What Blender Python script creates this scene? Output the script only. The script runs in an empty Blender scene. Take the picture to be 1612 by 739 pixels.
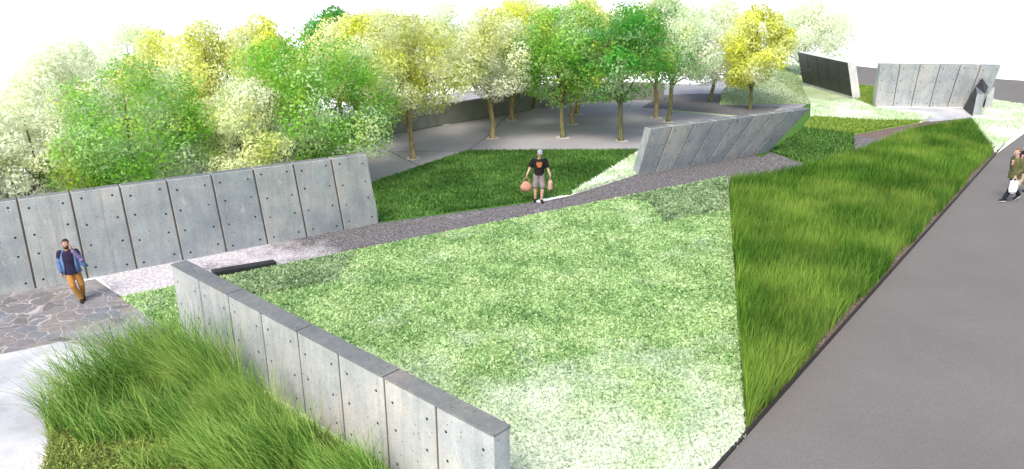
import bpy, bmesh, math, random
import numpy as np
from mathutils import Vector, Matrix, noise as mnoise

random.seed(7); rng = np.random.default_rng(7)
SC = bpy.context.scene
COL = SC.collection
R = math.radians

# ------------------------------------------------------------------ survey: sight lines of the photograph onto the ground
F = 1223.0; P = R(19.1); H = 7.8; CX, CY = 806.0, 369.5
def G(x, y, z=0.0):
    a = (x-CX)/F; b = -(y-CY)/F
    dy = math.cos(P)+b*math.sin(P); dz = -math.sin(P)+b*math.cos(P)
    t = (z-H)/dz
    return Vector((a*t, dy*t, z))
def PX(X, Y, Z):
    z = Z-H; d = Y*math.cos(P)-z*math.sin(P); u = Y*math.sin(P)+z*math.cos(P)
    return (CX+F*X/d, CY-F*u/d)
def height_at(bx, by, ty):
    b = G(bx, by); lo, hi = 0.0, 12.0
    for _ in range(40):
        m = (lo+hi)/2
        if PX(b.x, b.y, m)[1] > ty: lo = m
        else: hi = m
    return lo

# ------------------------------------------------------------------ tagging
def tag(o, label=None, cat=None, group=None, kind=None):
    if label: o['label'] = label
    if cat: o['category'] = cat
    if group: o['group'] = group
    if kind: o['kind'] = kind
    return o
def empty(name, loc=(0, 0, 0), rz=0.0):
    o = bpy.data.objects.new(name, None); COL.objects.link(o)
    o.location = loc; o.rotation_euler = (0, 0, rz); o.empty_display_size = .3
    return o
def link(name, me, mats, parent=None):
    o = bpy.data.objects.new(name, me); COL.objects.link(o)
    for m in (mats if isinstance(mats, (list, tuple)) else [mats]):
        if m is not None: me.materials.append(m)
    if parent: o.parent = parent
    return o
def mesh(name, V, Fc, mi=None, smooth=False):
    me = bpy.data.meshes.new(name); me.from_pydata([tuple(v) for v in V], [], Fc)
    if mi: me.polygons.foreach_set('material_index', mi)
    if smooth: me.polygons.foreach_set('use_smooth', [True]*len(me.polygons))
    me.update(); return me
def quads_mesh(name, Q, tone=None):
    """Q: (n,4,3) array"""
    n = len(Q); me = bpy.data.meshes.new(name)
    me.vertices.add(n*4); me.vertices.foreach_set('co', Q.reshape(-1).astype(np.float32))
    me.loops.add(n*4); me.loops.foreach_set('vertex_index', np.arange(n*4, dtype=np.int32))
    me.polygons.add(n); me.polygons.foreach_set('loop_start', np.arange(0, n*4, 4, dtype=np.int32))
    me.update(calc_edges=True)
    if tone is not None:
        a = me.attributes.new('tone', 'FLOAT', 'FACE'); a.data.foreach_set('value', tone.astype(np.float32))
    return me

# ------------------------------------------------------------------ materials
class NT:
    def __init__(s, name, rough=.8, spec=.3):
        s.m = bpy.data.materials.new(name); s.m.use_nodes = True
        s.t = s.m.node_tree; s.b = s.t.nodes['Principled BSDF']
        s.b.inputs['Roughness'].default_value = rough
        s.b.inputs['Specular IOR Level'].default_value = spec
        s.tc = s.t.nodes.new('ShaderNodeTexCoord')
    def n(s, ty, **kw):
        nd = s.t.nodes.new(ty)
        for k, v in kw.items():
            if k in nd.inputs.keys(): nd.inputs[k].default_value = v
            else: setattr(nd, k, v)
        return nd
    def l(s, a, b): s.t.links.new(a, b)
    def noise(s, scale, detail=4, rough=.6, stretch=None):
        nd = s.n('ShaderNodeTexNoise', Scale=scale, Detail=detail, Roughness=rough)
        if stretch:
            mp = s.n('ShaderNodeMapping'); mp.inputs['Scale'].default_value = stretch
            s.l(s.tc.outputs['Object'], mp.inputs['Vector']); s.l(mp.outputs[0], nd.inputs['Vector'])
        else: s.l(s.tc.outputs['Object'], nd.inputs['Vector'])
        return nd.outputs['Fac']
    def ramp(s, f, stops):
        r = s.n('ShaderNodeValToRGB'); e = r.color_ramp.elements
        while len(e) < len(stops): e.new(.5)
        for i, (p, c) in enumerate(stops):
            e[i].position = p; e[i].color = (c if isinstance(c, tuple) else (c, c, c))+(1,)
        s.l(f, r.inputs['Fac']); return r.outputs['Color']
    def mix(s, f, a, b, mode='MIX'):
        m = s.n('ShaderNodeMix', data_type='RGBA', blend_type=mode)
        for i, v in ((0, f), (6, a), (7, b)):
            if isinstance(v, (int, float)): m.inputs[i].default_value = v
            elif isinstance(v, tuple): m.inputs[i].default_value = v+(1,)
            else: s.l(v, m.inputs[i])
        return m.outputs[2]
    def math(s, op, a, b=0.0):
        m = s.n('ShaderNodeMath', operation=op)
        for i, v in ((0, a), (1, b)):
            if isinstance(v, (int, float)): m.inputs[i].default_value = v
            else: s.l(v, m.inputs[i])
        return m.outputs[0]
    def color(s, c): s.l(c, s.b.inputs['Base Color']); return s
    def bump(s, f, strength=.3, dist=.02):
        b = s.n('ShaderNodeBump', Strength=strength, Distance=dist)
        s.l(f, b.inputs['Height']); s.l(b.outputs[0], s.b.inputs['Normal']); return s

def plain(name, c, rough=.8, var=.15, scale=8.0, spec=.3, bump=0):
    s = NT(name, rough, spec); f = s.noise(scale, 4)
    lo = tuple(x*(1-var) for x in c); hi = tuple(min(1, x*(1+var)) for x in c)
    s.color(s.ramp(f, [(.3, lo), (.7, hi)]))
    if bump: s.bump(s.noise(scale*3, 3), bump, .01)
    return s.m

def concrete(name, k=1.0):
    s = NT(name, .85, .25)
    a = s.ramp(s.noise(.9, 5, .65), [(.32, (.235*k, .268*k, .275*k)), (.5, (.31*k, .335*k, .332*k)), (.68, (.39*k, .385*k, .36*k))])
    streak = s.ramp(s.noise(1.0, 4, .6, (5, 5, .6)), [(.35, .80), (.65, 1.1)])
    c = s.mix(.55, a, streak, 'MULTIPLY')
    fine = s.ramp(s.noise(26, 5, .7), [(.3, .78), (.7, 1.16)])
    c = s.mix(.7, c, fine, 'MULTIPLY')
    v = s.n('ShaderNodeTexVoronoi', Scale=9.0); s.l(s.tc.outputs['Object'], v.inputs['Vector'])
    pit = s.ramp(v.outputs['Distance'], [(.09, .25), (.16, 1.0)])
    msk = s.ramp(s.noise(2.2, 3), [(.40, 0.0), (.55, 1.0)])
    c = s.mix(msk, c, s.mix(1.0, c, pit, 'MULTIPLY'))
    rust = s.ramp(s.noise(1.7, 4, .7), [(.62, 0.0), (.78, 1.0)])
    c = s.mix(s.math('MULTIPLY', rust, .35), c, (.36*k, .27*k, .2*k))
    oi = s.n('ShaderNodeObjectInfo')
    c = s.mix(1.0, c, s.ramp(oi.outputs['Random'], [(0, (.88, .90, .93)), (.5, (1.0, 1.0, 1.0)), (1, (1.10, 1.07, 1.03))]), 'MULTIPLY')
    drip = s.ramp(s.noise(1.0, 5, .7, (9, 9, .35)), [(.56, 0.0), (.72, .55)])
    c = s.mix(drip, c, (.17*k, .16*k, .145*k))
    lime = s.ramp(s.noise(1.6, 5, .7, (3, 3, 1.2)), [(.60, 0.0), (.74, .5)])
    c = s.mix(lime, c, (.52*k, .53*k, .53*k))
    s.color(c); s.bump(s.noise(18, 6, .7), .45, .015); return s.m

M_conc = concrete('board_marked_concrete', 1.12)
M_conc_dark = concrete('dark_concrete_cap', .5)  # darker copy of the concrete for tops and caps
M_core = plain('joint_filler', (.10, .078, .058))
M_hole = plain('tie_hole_shade', (.02, .02, .02), .6)  # shade inside the tie holes, painted as flat dark discs

# white open ground
s = NT('white_gravel', .95, .1)
s.color(s.ramp(s.noise(.15, 5), [(.35, (.93, .93, .92)), (.65, (.96, .96, .96))])); M_white = s.m
# asphalt of the street
s = NT('smooth_asphalt', .9, .2)
c = s.ramp(s.noise(.35, 5, .6), [(.3, (.138, .131, .123)), (.7, (.160, .152, .144))])
c = s.mix(.8, c, s.ramp(s.noise(45, 5, .8), [(.3, .6), (.7, 1.35)]), 'MULTIPLY')
st = s.ramp(s.noise(1.2, 5, .7), [(.60, 0.0), (.75, .28)])
c = s.mix(st, c, (.11, .105, .10))
s.color(c); s.bump(s.noise(90, 3), .25, .006); M_asphalt = s.m
# plaza
s = NT('plaza_paving', .85, .25)
c = s.ramp(s.noise(.25, 6, .65), [(.3, (.25, .245, .26)), (.7, (.35, .34, .36))])
c = s.mix(.5, c, s.ramp(s.noise(3.0, 5, .7, (1, 5, 1)), [(.3, .8), (.7, 1.15)]), 'MULTIPLY')
s.color(c); s.bump(s.noise(20, 4), .2, .01); M_plaza = s.m
M_line = plain('joint_line', (.09, .09, .1))
# pale concrete apron
s = NT('pale_worn_paving', .9, .2)
c = s.ramp(s.noise(.45, 6, .62), [(.3, (.26, .265, .28)), (.5, (.42, .43, .45)), (.7, (.66, .66, .68))])
c = s.mix(.5, c, s.ramp(s.noise(14, 4, .7), [(.3, .85), (.7, 1.1)]), 'MULTIPLY')
s.color(c); s.bump(s.noise(12, 5), .15, .01); M_apron = s.m
# crazy paving
s = NT('flagstone', .8, .3)
nz = s.n('ShaderNodeTexNoise', Scale=1.8, Detail=3.0); s.l(s.tc.outputs['Object'], nz.inputs['Vector'])
vm = s.n('ShaderNodeVectorMath', operation='MULTIPLY_ADD'); vm.inputs[1].default_value = (.7, .7, 0)
s.l(nz.outputs['Color'], vm.inputs[0]); s.l(s.tc.outputs['Object'], vm.inputs[2])
ve = s.n('ShaderNodeTexVoronoi', Scale=2.5, feature='DISTANCE_TO_EDGE'); s.l(vm.outputs[0], ve.inputs['Vector'])
vc = s.n('ShaderNodeTexVoronoi', Scale=2.5); s.l(vm.outputs[0], vc.inputs['Vector'])
sepr = s.n('ShaderNodeSeparateColor'); s.l(vc.outputs['Color'], sepr.inputs[0])
c = s.ramp(sepr.outputs[0], [(.0, (.13, .125, .13)), (.35, (.19, .185, .19)), (.6, (.15, .16, .18)), (.8, (.21, .19, .175)), (1, (.17, .165, .17))])
c = s.mix(.7, c, s.ramp(s.noise(7, 6, .7), [(.3, .7), (.7, 1.35)]), 'MULTIPLY')
jl = s.ramp(ve.outputs['Distance'], [(.008, .9), (.03, 0.0)])
c = s.mix(jl, c, (.42, .39, .37))
wear = s.ramp(s.noise(.5, 5, .6), [(.5, 0.0), (.72, .5)])
c = s.mix(wear, c, (.42, .43, .45))
s.color(c); s.bump(s.math('ADD', s.ramp(ve.outputs['Distance'], [(.01, 0.0), (.05, 1.0)]), s.noise(15, 4)), .4, .02); M_flag = s.m
# dark mauve chippings of the path, bleached towards the stone terrace in loose patches
def chippings(name, pale):
    s = NT(name, .9, .2)
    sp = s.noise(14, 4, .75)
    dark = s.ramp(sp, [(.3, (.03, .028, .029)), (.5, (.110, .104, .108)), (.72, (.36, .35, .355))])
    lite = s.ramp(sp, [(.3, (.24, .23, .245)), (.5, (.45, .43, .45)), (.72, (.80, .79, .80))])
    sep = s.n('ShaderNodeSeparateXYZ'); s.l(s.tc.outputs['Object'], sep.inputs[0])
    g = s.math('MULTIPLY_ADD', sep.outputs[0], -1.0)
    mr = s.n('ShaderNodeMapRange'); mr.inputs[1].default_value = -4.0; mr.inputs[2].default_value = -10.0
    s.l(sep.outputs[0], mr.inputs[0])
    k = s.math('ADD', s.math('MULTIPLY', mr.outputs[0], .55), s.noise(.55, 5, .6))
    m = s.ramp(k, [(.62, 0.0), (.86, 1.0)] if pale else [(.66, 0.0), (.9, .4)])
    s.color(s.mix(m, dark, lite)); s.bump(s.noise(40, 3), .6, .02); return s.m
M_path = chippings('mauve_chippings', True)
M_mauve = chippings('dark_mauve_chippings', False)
# soil
s = NT('planting_soil', .95, .1)
c = s.ramp(s.noise(16, 5, .75), [(.3, (.05, .035, .03)), (.55, (.17, .13, .11)), (.75, (.42, .34, .32))]); s.color(c)
s.bump(s.noise(30, 4), .7, .03); M_soil = s.m
s = NT('speckled_gravel', .95, .1)
c = s.ramp(s.noise(22, 4, .8), [(.35, (.16, .13, .1)), (.48, (.55, .52, .46)), (.65, (.9, .88, .84))]); s.color(c)
s.bump(s.noise(30, 4), .7, .02); M_gravel = s.m

def turf(name, dk, md, lt, scale=16, pale=None, pal_r=(.5, .7), pscale=.3):
    s = NT(name, .95, .1)
    c = s.ramp(s.noise(scale, 5, .75), [(.3, dk), (.5, md), (.72, lt)])
    if pale: c = s.mix(s.ramp(s.noise(pscale, 5, .6), [(pal_r[0], 0.0), (pal_r[1], 1.0)]), c, pale)
    s.color(c); s.bump(s.noise(scale*1.5, 4), .6, .03); return s.m
M_turf_lawn = turf('clover_turf', (.10, .20, .05), (.26, .42, .14), (.6, .72, .4), 14, (.72, .8, .62), (.45, .7))
M_turf_deep = turf('deep_green_turf', (.02, .05, .01), (.05, .13, .025), (.14, .26, .06))
M_turf_grey = turf('grey_green_turf', (.10, .14, .06), (.28, .36, .18), (.5, .57, .36), 9, (.5, .56, .4), (.45, .8))
M_turf_pale = turf('pale_turf', (.35, .5, .25), (.6, .72, .48), (.85, .9, .78), 10, (.9, .93, .86), (.4, .62))
M_turf_lime = turf('lime_turf', (.06, .12, .01), (.2, .32, .04), (.38, .5, .12), 10)

# leaves / blades: colour belongs to the plant; tone is the leaf's own variation
def blade_mat(name, lo, md, hi, patch=None, pscale=.3, pr=(.4, .65), pstretch=None, patch2=None, p2scale=.8, p2r=(.55, .7), trans=.35, grad=None):
    s = NT(name, .65, .25)
    at = s.n('ShaderNodeAttribute', attribute_name='tone')
    c = s.ramp(at.outputs['Fac'], [(0, lo), (.5, md), (1, hi)])
    if patch2: c = s.mix(s.ramp(s.noise(p2scale, 4, .6), [(p2r[0], 0.0), (p2r[1], 1.0)]), c, s.mix(.5, c, patch2))
    if patch:
        f = s.noise(pscale, 5, .6, pstretch)
        if grad:
            sep = s.n('ShaderNodeSeparateXYZ'); s.l(s.tc.outputs['Object'], sep.inputs[0])
            mr = s.n('ShaderNodeMapRange'); mr.inputs[1].default_value = grad[1]; mr.inputs[2].default_value = grad[2]
            s.l(sep.outputs[grad[0]], mr.inputs[0])
            f = s.math('ADD', f, s.math('MULTIPLY', mr.outputs[0], grad[3]))
        c = s.mix(s.math('MULTIPLY', s.ramp(f, [(pr[0], 0.0), (pr[1], 1.0)]), .8), c, patch)
    s.color(c)
    tr = s.n('ShaderNodeBsdfTranslucent'); s.l(c, tr.inputs[0])
    mx = s.n('ShaderNodeMixShader'); mx.inputs[0].default_value = trans
    out = s.t.nodes['Material Output']
    s.l(s.b.outputs[0], mx.inputs[1]); s.l(tr.outputs[0], mx.inputs[2]); s.l(mx.outputs[0], out.inputs[0])
    return s.m
M_clover = blade_mat('clover_leaf', (.11, .25, .09), (.34, .54, .19), (.70, .82, .48), patch=(.80, .86, .73), pscale=.6, pr=(.56, .95),
                     patch2=(.52, .74, .32), grad=(1, 16.0, 9.5, .60))
M_deepblade = blade_mat('deep_green_blade', (.025, .07, .01), (.075, .2, .03), (.24, .42, .10), patch2=(.2, .36, .1))
M_palegrass = blade_mat('pale_blade', (.35, .55, .22), (.68, .82, .52), (.92, .95, .85), patch=(.95, .96, .93), pscale=.4, pr=(.45, .65))
M_greygrass = blade_mat('grey_green_blade', (.13, .19, .07), (.30, .40, .18), (.55, .63, .38))
M_limeblade = blade_mat('lime_blade', (.10, .18, .02), (.26, .4, .05), (.45, .58, .15))
M_meadow = blade_mat('meadow_blade', (.018, .075, .006), (.085, .225, .02), (.27, .46, .06), patch=(.33, .47, .08), pscale=.3, pr=(.47, .66),
                     patch2=(.03, .09, .005), p2scale=.5, p2r=(.48, .62))
M_reed = blade_mat('reed_blade', (.02, .08, .01), (.11, .27, .03), (.42, .58, .14), patch=(.40, .52, .12), pscale=.5, pr=(.5, .68))
M_thyme = blade_mat('thyme_leaf', (.08, .06, .03), (.22, .32, .06), (.50, .60, .16))

# tree leaves: object colour plus paler sprays
def tree_leaf():
    s = NT('tree_leaf', .6, .25)
    at = s.n('ShaderNodeAttribute', attribute_name='tone')
    oi = s.n('ShaderNodeObjectInfo')
    geo = s.n('ShaderNodeNewGeometry')
    c = s.mix(1.0, oi.outputs['Color'], s.ramp(at.outputs['Fac'], [(0, .5), (.5, 1.0), (1, 1.35)]), 'MULTIPLY')
    nz = s.n('ShaderNodeTexNoise', Scale=.55, Detail=5.0, Roughness=.6); s.l(geo.outputs['Position'], nz.inputs['Vector'])
    pl = s.n('ShaderNodeAttribute', attribute_type='OBJECT', attribute_name='pale')
    f = s.math('ADD', nz.outputs['Fac'], s.math('MULTIPLY', pl.outputs['Fac'], .4))
    f = s.ramp(f, [(.52, 0.0), (.80, .9)])
    nz2 = s.n('ShaderNodeTexNoise', Scale=.9, Detail=4.0); 
    vm = s.n('ShaderNodeVectorMath', operation='ADD'); vm.inputs[1].default_value = (31, 7, 12)
    s.l(geo.outputs['Position'], vm.inputs[0]); s.l(vm.outputs[0], nz2.inputs['Vector'])
    yl = s.ramp(nz2.outputs['Fac'], [(.52, 0.0), (.66, .55)])
    c = s.mix(yl, c, (.72, .74, .12))
    c = s.mix(f, c, (.90, .94, .76))
    s.color(c)
    tr = s.n('ShaderNodeBsdfTranslucent'); s.l(c, tr.inputs[0])
    mx = s.n('ShaderNodeMixShader'); mx.inputs[0].default_value = .5
    out = s.t.nodes['Material Output']
    s.l(s.b.outputs[0], mx.inputs[1]); s.l(tr.outputs[0], mx.inputs[2]); s.l(mx.outputs[0], out.inputs[0])
    return s.m
M_leaf = tree_leaf()
def bark(name, a, b):
    s = NT(name, .9, .2)
    s.color(s.ramp(s.noise(3, 5, .7, (4, 4, 1)), [(.35, a), (.65, b)])); s.bump(s.noise(6, 5, .7, (5, 5, 1)), .6, .03); return s.m
M_bark = bark('mossy_bark', (.07, .075, .03), (.26, .25, .12))
M_bark_gold = bark('golden_bark', (.17, .12, .05), (.52, .42, .2))

# ------------------------------------------------------------------ sheets
ZL = {'n': 0}
def poly(pts, z=None):
    return [G(p[0], p[1], (p[2] if len(p) > 2 else 0)) for p in pts]
def sheet(name, pts, mat, z, world=False, kind='structure', sub=0):
    V = [Vector(p) for p in pts] if world else poly(pts)
    V = [Vector((v.x, v.y, v.z+z)) for v in V]
    bm = bmesh.new(); vs = [bm.verts.new(v) for v in V]; f = bm.faces.new(vs)
    bmesh.ops.triangulate(bm, faces=[f]); bmesh.ops.recalc_face_normals(bm, faces=bm.faces)
    if sum(f.normal.z for f in bm.faces) < 0: bmesh.ops.reverse_faces(bm, faces=bm.faces)
    me = bpy.data.meshes.new(name); bm.to_mesh(me); bm.free()
    return tag(link(name, me, mat), kind=kind)

big = 2500
sheet('ground', [(-big, -60, 0), (big, -60, 0), (big, big, 0), (-big, big, 0)], M_white, 0, world=True)
# street: long diagonal strip
e0, e1 = G(1135, 733), G(1568, 244); d = (e1-e0).normalized(); nr = Vector((d.y, -d.x, 0))
sheet('street', [e0-d*14, e1+d*9.5, e1+d*9.5+nr*26, e0-d*14+nr*26], M_asphalt, .008, world=True)
sheet('far_road', [(1300, 99), (1385, 108), (1577, 125), (1800, 139), (1900, 200), (1562, 158), (1380, 139), (1330, 132)], M_asphalt, .004)
sheet('plaza', [(-160, 352), (0, 303), (200, 245), (400, 190), (560, 165), (840, 133), (900, 130), (1100, 133), (1140, 122), (1290, 150), (1300, 175), (1230, 200),
                (1000, 290), (590, 360), (300, 400), (-160, 480)], M_plaza, .004)
sheet('gravel_court', [(1040, 150), (1100, 148), (1135, 148), (1135, 166), (1230, 168), (1200, 186), (1060, 174), (1010, 170)], M_mauve, .008)
sheet('apron', [(-300, 560), (0, 556), (130, 532), (330, 520), (420, 640), (100, 735), (-300, 900)], M_apron, .008)
sheet('stone_terrace', [(-260, 500), (0, 462), (150, 440), (300, 543), (420, 640), (300, 560), (200, 560), (98, 538), (0, 559), (-260, 600)], M_flag, .012)
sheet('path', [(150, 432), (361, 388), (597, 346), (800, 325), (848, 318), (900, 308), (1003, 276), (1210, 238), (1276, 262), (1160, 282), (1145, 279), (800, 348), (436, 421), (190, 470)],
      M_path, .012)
sheet('lawn', [(190, 470), (436, 421), (800, 348), (1145, 279), (1172, 690), (1135, 733), (1050, 830), (700, 900), (600, 733), (430, 640), (305, 548)], M_turf_lawn, .016)
sheet('gravel_margin', [(305, 548), (430, 640), (640, 780), (600, 900), (30, 900), (40, 733), (200, 640), (300, 560)], M_gravel, .020)
sheet('planting_bed', [(1145, 279), (1160, 282), (1230, 245), (1345, 213), (1460, 192), (1530, 187), (1568, 244), (1172, 690)], M_soil, .020)
sheet('path_end', [(1145, 279), (1195, 252), (1212, 240), (1278, 264), (1210, 300), (1147, 300)], M_mauve, .028)
sheet('gravel_patch', [(1345, 216), (1386, 219), (1390, 229), (1345, 240)], M_mauve, .030)
sheet('green_bed', [(585, 289), (735, 238), (1013, 236), (897, 309), (848, 318), (800, 325), (597, 352)], M_turf_deep, .016)
sheet('pale_wedge', [(1013, 236), (1006, 277), (1003, 276), (897, 309)], M_turf_pale, .020)
sheet('pale_border', [(838, 318), (886, 307), (899, 309), (848, 320)], M_turf_pale, .024)
sheet('lower_turf', [(1190, 246), (1215, 205), (1276, 160), (1345, 213), (1276, 262)], M_turf_deep, .0165)
sheet('small_lawn', [(1210, 240), (1265, 202), (1345, 213), (1345, 246), (1276, 262)], M_turf_deep, .024)
sheet('lime_strip', [(1265, 202), (1276, 184), (1380, 190), (1460, 192), (1345, 213)], M_turf_lime, .028)
sheet('pale_strip', [(1276, 163), (1348, 158), (1377, 171), (1475, 183), (1450, 194), (1276, 184)], M_turf_pale, .032)
sheet('forecourt', [(1372, 170), (1518, 171), (1530, 187), (1465, 193), (1377, 171)], M_apron, .036)
sheet('pale_lawn', [(1518, 171), (1562, 158), (1640, 170), (1640, 160), (1680, 165), (1650, 163), (1612, 197), (1568, 244), (1530, 187)][:2]+[(1650, 172), (1660, 176), (1568, 244), (1530, 187)], M_turf_pale, .036)
sheet('rear_lawn', [(1340, 133), (1384, 138), (1380, 172), (1346, 160)], M_turf_lime, .012)
sheet('lawn_rim', [(1060, 174), (1180, 184), (1170, 186), (1060, 176)], M_turf_grey, .012)

# folded grass mound behind the leaning wall: real height, closed sides
sheet('slab_turf', [(1226, 98), (1300, 112), (1345, 130), (1352, 161), (1276, 166), (1225, 140)], M_turf_grey, .006)
def mound(name, rim, ridge, mats):
    V = poly(rim)+poly(ridge); n = len(rim)
    return V
bv = [G(1133, 166), G(1276, 164), G(1264, 140), G(1262, 126), G(1232, 108), G(1150, 128)]
rt = [G(1136, 147, .35), G(1217, 122, .75), G(1252, 134, .2), G(1230, 99, .2), G(1168, 118, .25)]
V = [v+Vector((0, 0, .014)) for v in bv]+rt
Fm = [(0, 1, 8, 7, 6), (1, 2, 8), (0, 6, 10, 5), (6, 7, 9, 10), (7, 8, 3, 9), (8, 2, 3), (9, 3, 4), (10, 9, 4), (10, 4, 5)]
me = mesh('grass_mound', V, Fm, [0, 0, 0, 1, 0, 0, 0, 1, 1])
tag(link('grass_mound', me, [M_turf_grey, M_turf_pale]), kind='structure')

# thin joints let into the paving and lawn
def strip(a, b, w, z):
    a, b = G(*a), G(*b); d = (b-a).normalized(); n = Vector((-d.y, d.x, 0))*w/2
    return [a+n, a-n, b-n, b+n], z
V = []; Fm = []
for a, b in (((600, 240), (735, 238)), ((735, 238), (770, 213)), ((770, 213), (800, 180)), ((400, 261), (560, 222)), ((560, 222), (800, 180)), ((800, 180), (900, 163)),
             ((600, 232), (660, 262)), ((1060, 178), (1133, 180))):
    q, z = strip(a, b, .05, .010); k = len(V); V += [v+Vector((0, 0, z)) for v in q]; Fm.append((k, k+1, k+2, k+3))
tag(link('paving_joints', mesh('paving_joints', V, Fm), M_line), kind='structure')

# ------------------------------------------------------------------ boxes / kerb
def prism(bottom, top):
    """closed solid from two equal rings"""
    n = len(bottom); V = list(bottom)+list(top)
    Fc = [tuple(reversed(range(n))), tuple(range(n, 2*n))]+[(i, (i+1) % n, n+(i+1) % n, n+i) for i in range(n)]
    return V, Fc
def solid(name, bottom, top, mat, parent=None, bevel=0):
    V, Fc = prism(bottom, top); me = mesh(name, V, Fc)
    bm = bmesh.new(); bm.from_mesh(me); bmesh.ops.recalc_face_normals(bm, faces=bm.faces); bm.to_mesh(me); bm.free()
    o = link(name, me, mat, parent)
    if bevel:
        b = o.modifiers.new('b', 'BEVEL'); b.width = bevel; b.segments = 2; b.limit_method = 'ANGLE'
    return o
M_steel = plain('dark_steel_edging', (.03, .027, .027), .5)
a, b = e0-d*12, e1+d*2.6
q = [a, b, b-nr*.05, a-nr*.05]
tag(solid('kerb', [v+Vector((0, 0, -.05)) for v in q], [v+Vector((0, 0, .07)) for v in q], M_steel), kind='structure')

# ------------------------------------------------------------------ concrete walls
def wall(name, label, B0, B1, T0, T1, n, thick, away, ext0=0, rows=(.1, .37, .63, .9), mats=None, tops=True, group='panelled concrete walls', gap=.044, caps=0, hr_=.03):
    """front face corners B0,B1 (ground) T0,T1 (top); thickness goes along `away`"""
    root = empty(name, (B0+B1)/2); tag(root, label, 'wall', group)
    o0 = root.location.copy(); away = away.normalized()*thick
    pm, cm, hm = mats or (M_conc, M_core, M_hole)
    L = (B1-B0).length; g = gap/L
    def pt(u, v, w): return (B0.lerp(B1, u)).lerp(T0.lerp(T1, u), v)+away*w-o0
    # dark backing seen in the joints
    us = [g]+[i/n for i in range(1, n)]+[1-g]; cv = []; cf = []
    for k, u in enumerate(us): cv += [pt(u, 0, .06), pt(u, 0, .94), pt(u, .985, .94), pt(u, .985, .06)]
    for k in range(n):
        a = 4*k
        for j in range(4): cf.append((a+j, a+4+j, a+4+(j+1) % 4, a+(j+1) % 4))
    cf += [(3, 2, 1, 0), (4*n, 4*n+1, 4*n+2, 4*n+3)]
    cme = mesh('core', cv, cf); bmc = bmesh.new(); bmc.from_mesh(cme); bmesh.ops.recalc_face_normals(bmc, faces=bmc.faces); bmc.to_mesh(cme); bmc.free()
    link('core', cme, cm, root)
    rr = random.Random(name)
    ups = (T0-B0).normalized(); al = (B1-B0).normalized()
    for i in range(n):
        u0, u1 = i/n+g*.5, (i+1)/n-g*.5
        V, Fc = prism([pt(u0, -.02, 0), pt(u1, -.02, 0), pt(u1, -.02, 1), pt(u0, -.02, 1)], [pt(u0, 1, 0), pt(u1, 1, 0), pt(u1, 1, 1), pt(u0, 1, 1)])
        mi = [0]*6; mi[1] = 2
        me0 = mesh('panel', V, Fc, mi)
        bm = bmesh.new(); bm.from_mesh(me0); bmesh.ops.recalc_face_normals(bm, faces=bm.faces)
        bmesh.ops.bevel(bm, geom=list(bm.edges), offset=.012, segments=1, affect='EDGES')
        # round tie holes: flat proud disc, its dark colour stands for the shaded recess
        for rv in rows:
            for cu in (.17, .83):
                u = u0+(u1-u0)*(cu+rr.uniform(-.02, .02)); v = rv+rr.uniform(-.03, .03)
                for sd in ((0, -1), (1, 1)):
                    c = pt(u, v, sd[0]); nn = (away.normalized())*sd[1]
                    r = hr_
                    ring = [bm.verts.new(c+nn*.004+(al*math.cos(k*math.pi/5)+Vector((0, 0, 1))*math.sin(k*math.pi/5))*r) for k in range(10)]
                    try:
                        f = bm.faces.new(ring); f.material_index = 1
                    except Exception: pass
        if tops and i % 2 == 0 and not caps:
            c = pt(u0+(u1-u0)*.5, 1, .55)
            ring = [bm.verts.new(c+Vector((math.cos(k*math.pi/5)*.03, math.sin(k*math.pi/5)*.03, .004))) for k in range(10)]
            f = bm.faces.new(ring); f.material_index = 1
        bm.to_mesh(me0); bm.free()
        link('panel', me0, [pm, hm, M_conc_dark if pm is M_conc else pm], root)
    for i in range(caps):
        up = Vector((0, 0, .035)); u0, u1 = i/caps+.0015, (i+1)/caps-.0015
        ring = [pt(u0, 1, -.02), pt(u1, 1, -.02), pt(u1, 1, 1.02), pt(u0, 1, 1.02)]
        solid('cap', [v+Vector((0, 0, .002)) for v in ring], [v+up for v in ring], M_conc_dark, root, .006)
    return root

def up_n(a, b):  # horizontal normal pointing away from the viewer's side
    d = (b-a).normalized(); n = Vector((-d.y, d.x, 0)); return n if n.y > 0 else -n

# long wall at the left
B0, B1 = G(57, 455), G(597, 352); hl = 2.36
T0 = G(27, 315, hl); T1 = G(578, 243, hl)
dB = (B1-B0)/8; dT = (T1-T0)/8
wall('concrete_wall', 'longest concrete wall, at the left, with trees rising behind it and a man walking in front', B0-dB*3, B1, T0-dT*3, T1, 11, .3, up_n(B0, B1))
# near wall
hf = 1.68
B0, T0 = G(287, 530), G(269, 418, hf)
T1 = G(779, 690, hf)
B1 = Vector((T1.x, T1.y, 0))
wall('concrete_wall', 'nearest concrete wall with broad flat top, running from the stone terrace to the lower edge', B0, B1, T0, T1, 8, .34, up_n(B0, B1), rows=(.14, .48, .82), caps=4, hr_=.025)
# leaning wall in the middle
hm_ = 1.95
wall('concrete_wall', 'middle leaning concrete wall with slanted ends beside the dark gravel path', G(1003, 277), G(1210, 240), G(1024, 203, hm_), G(1276, 171, hm_), 8, .36,
     up_n(G(1003, 277), G(1210, 240)))
# far right wall
hr = height_at(1378, 169, 101)
wall('concrete_wall', 'far concrete wall standing upright at the right behind the small folded monument', G(1377, 168), G(1549, 170), G(1386, 101, hr), G(1577, 103, hr), 6, .42,
     Vector((0, 1, 0)), tops=False)

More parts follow.
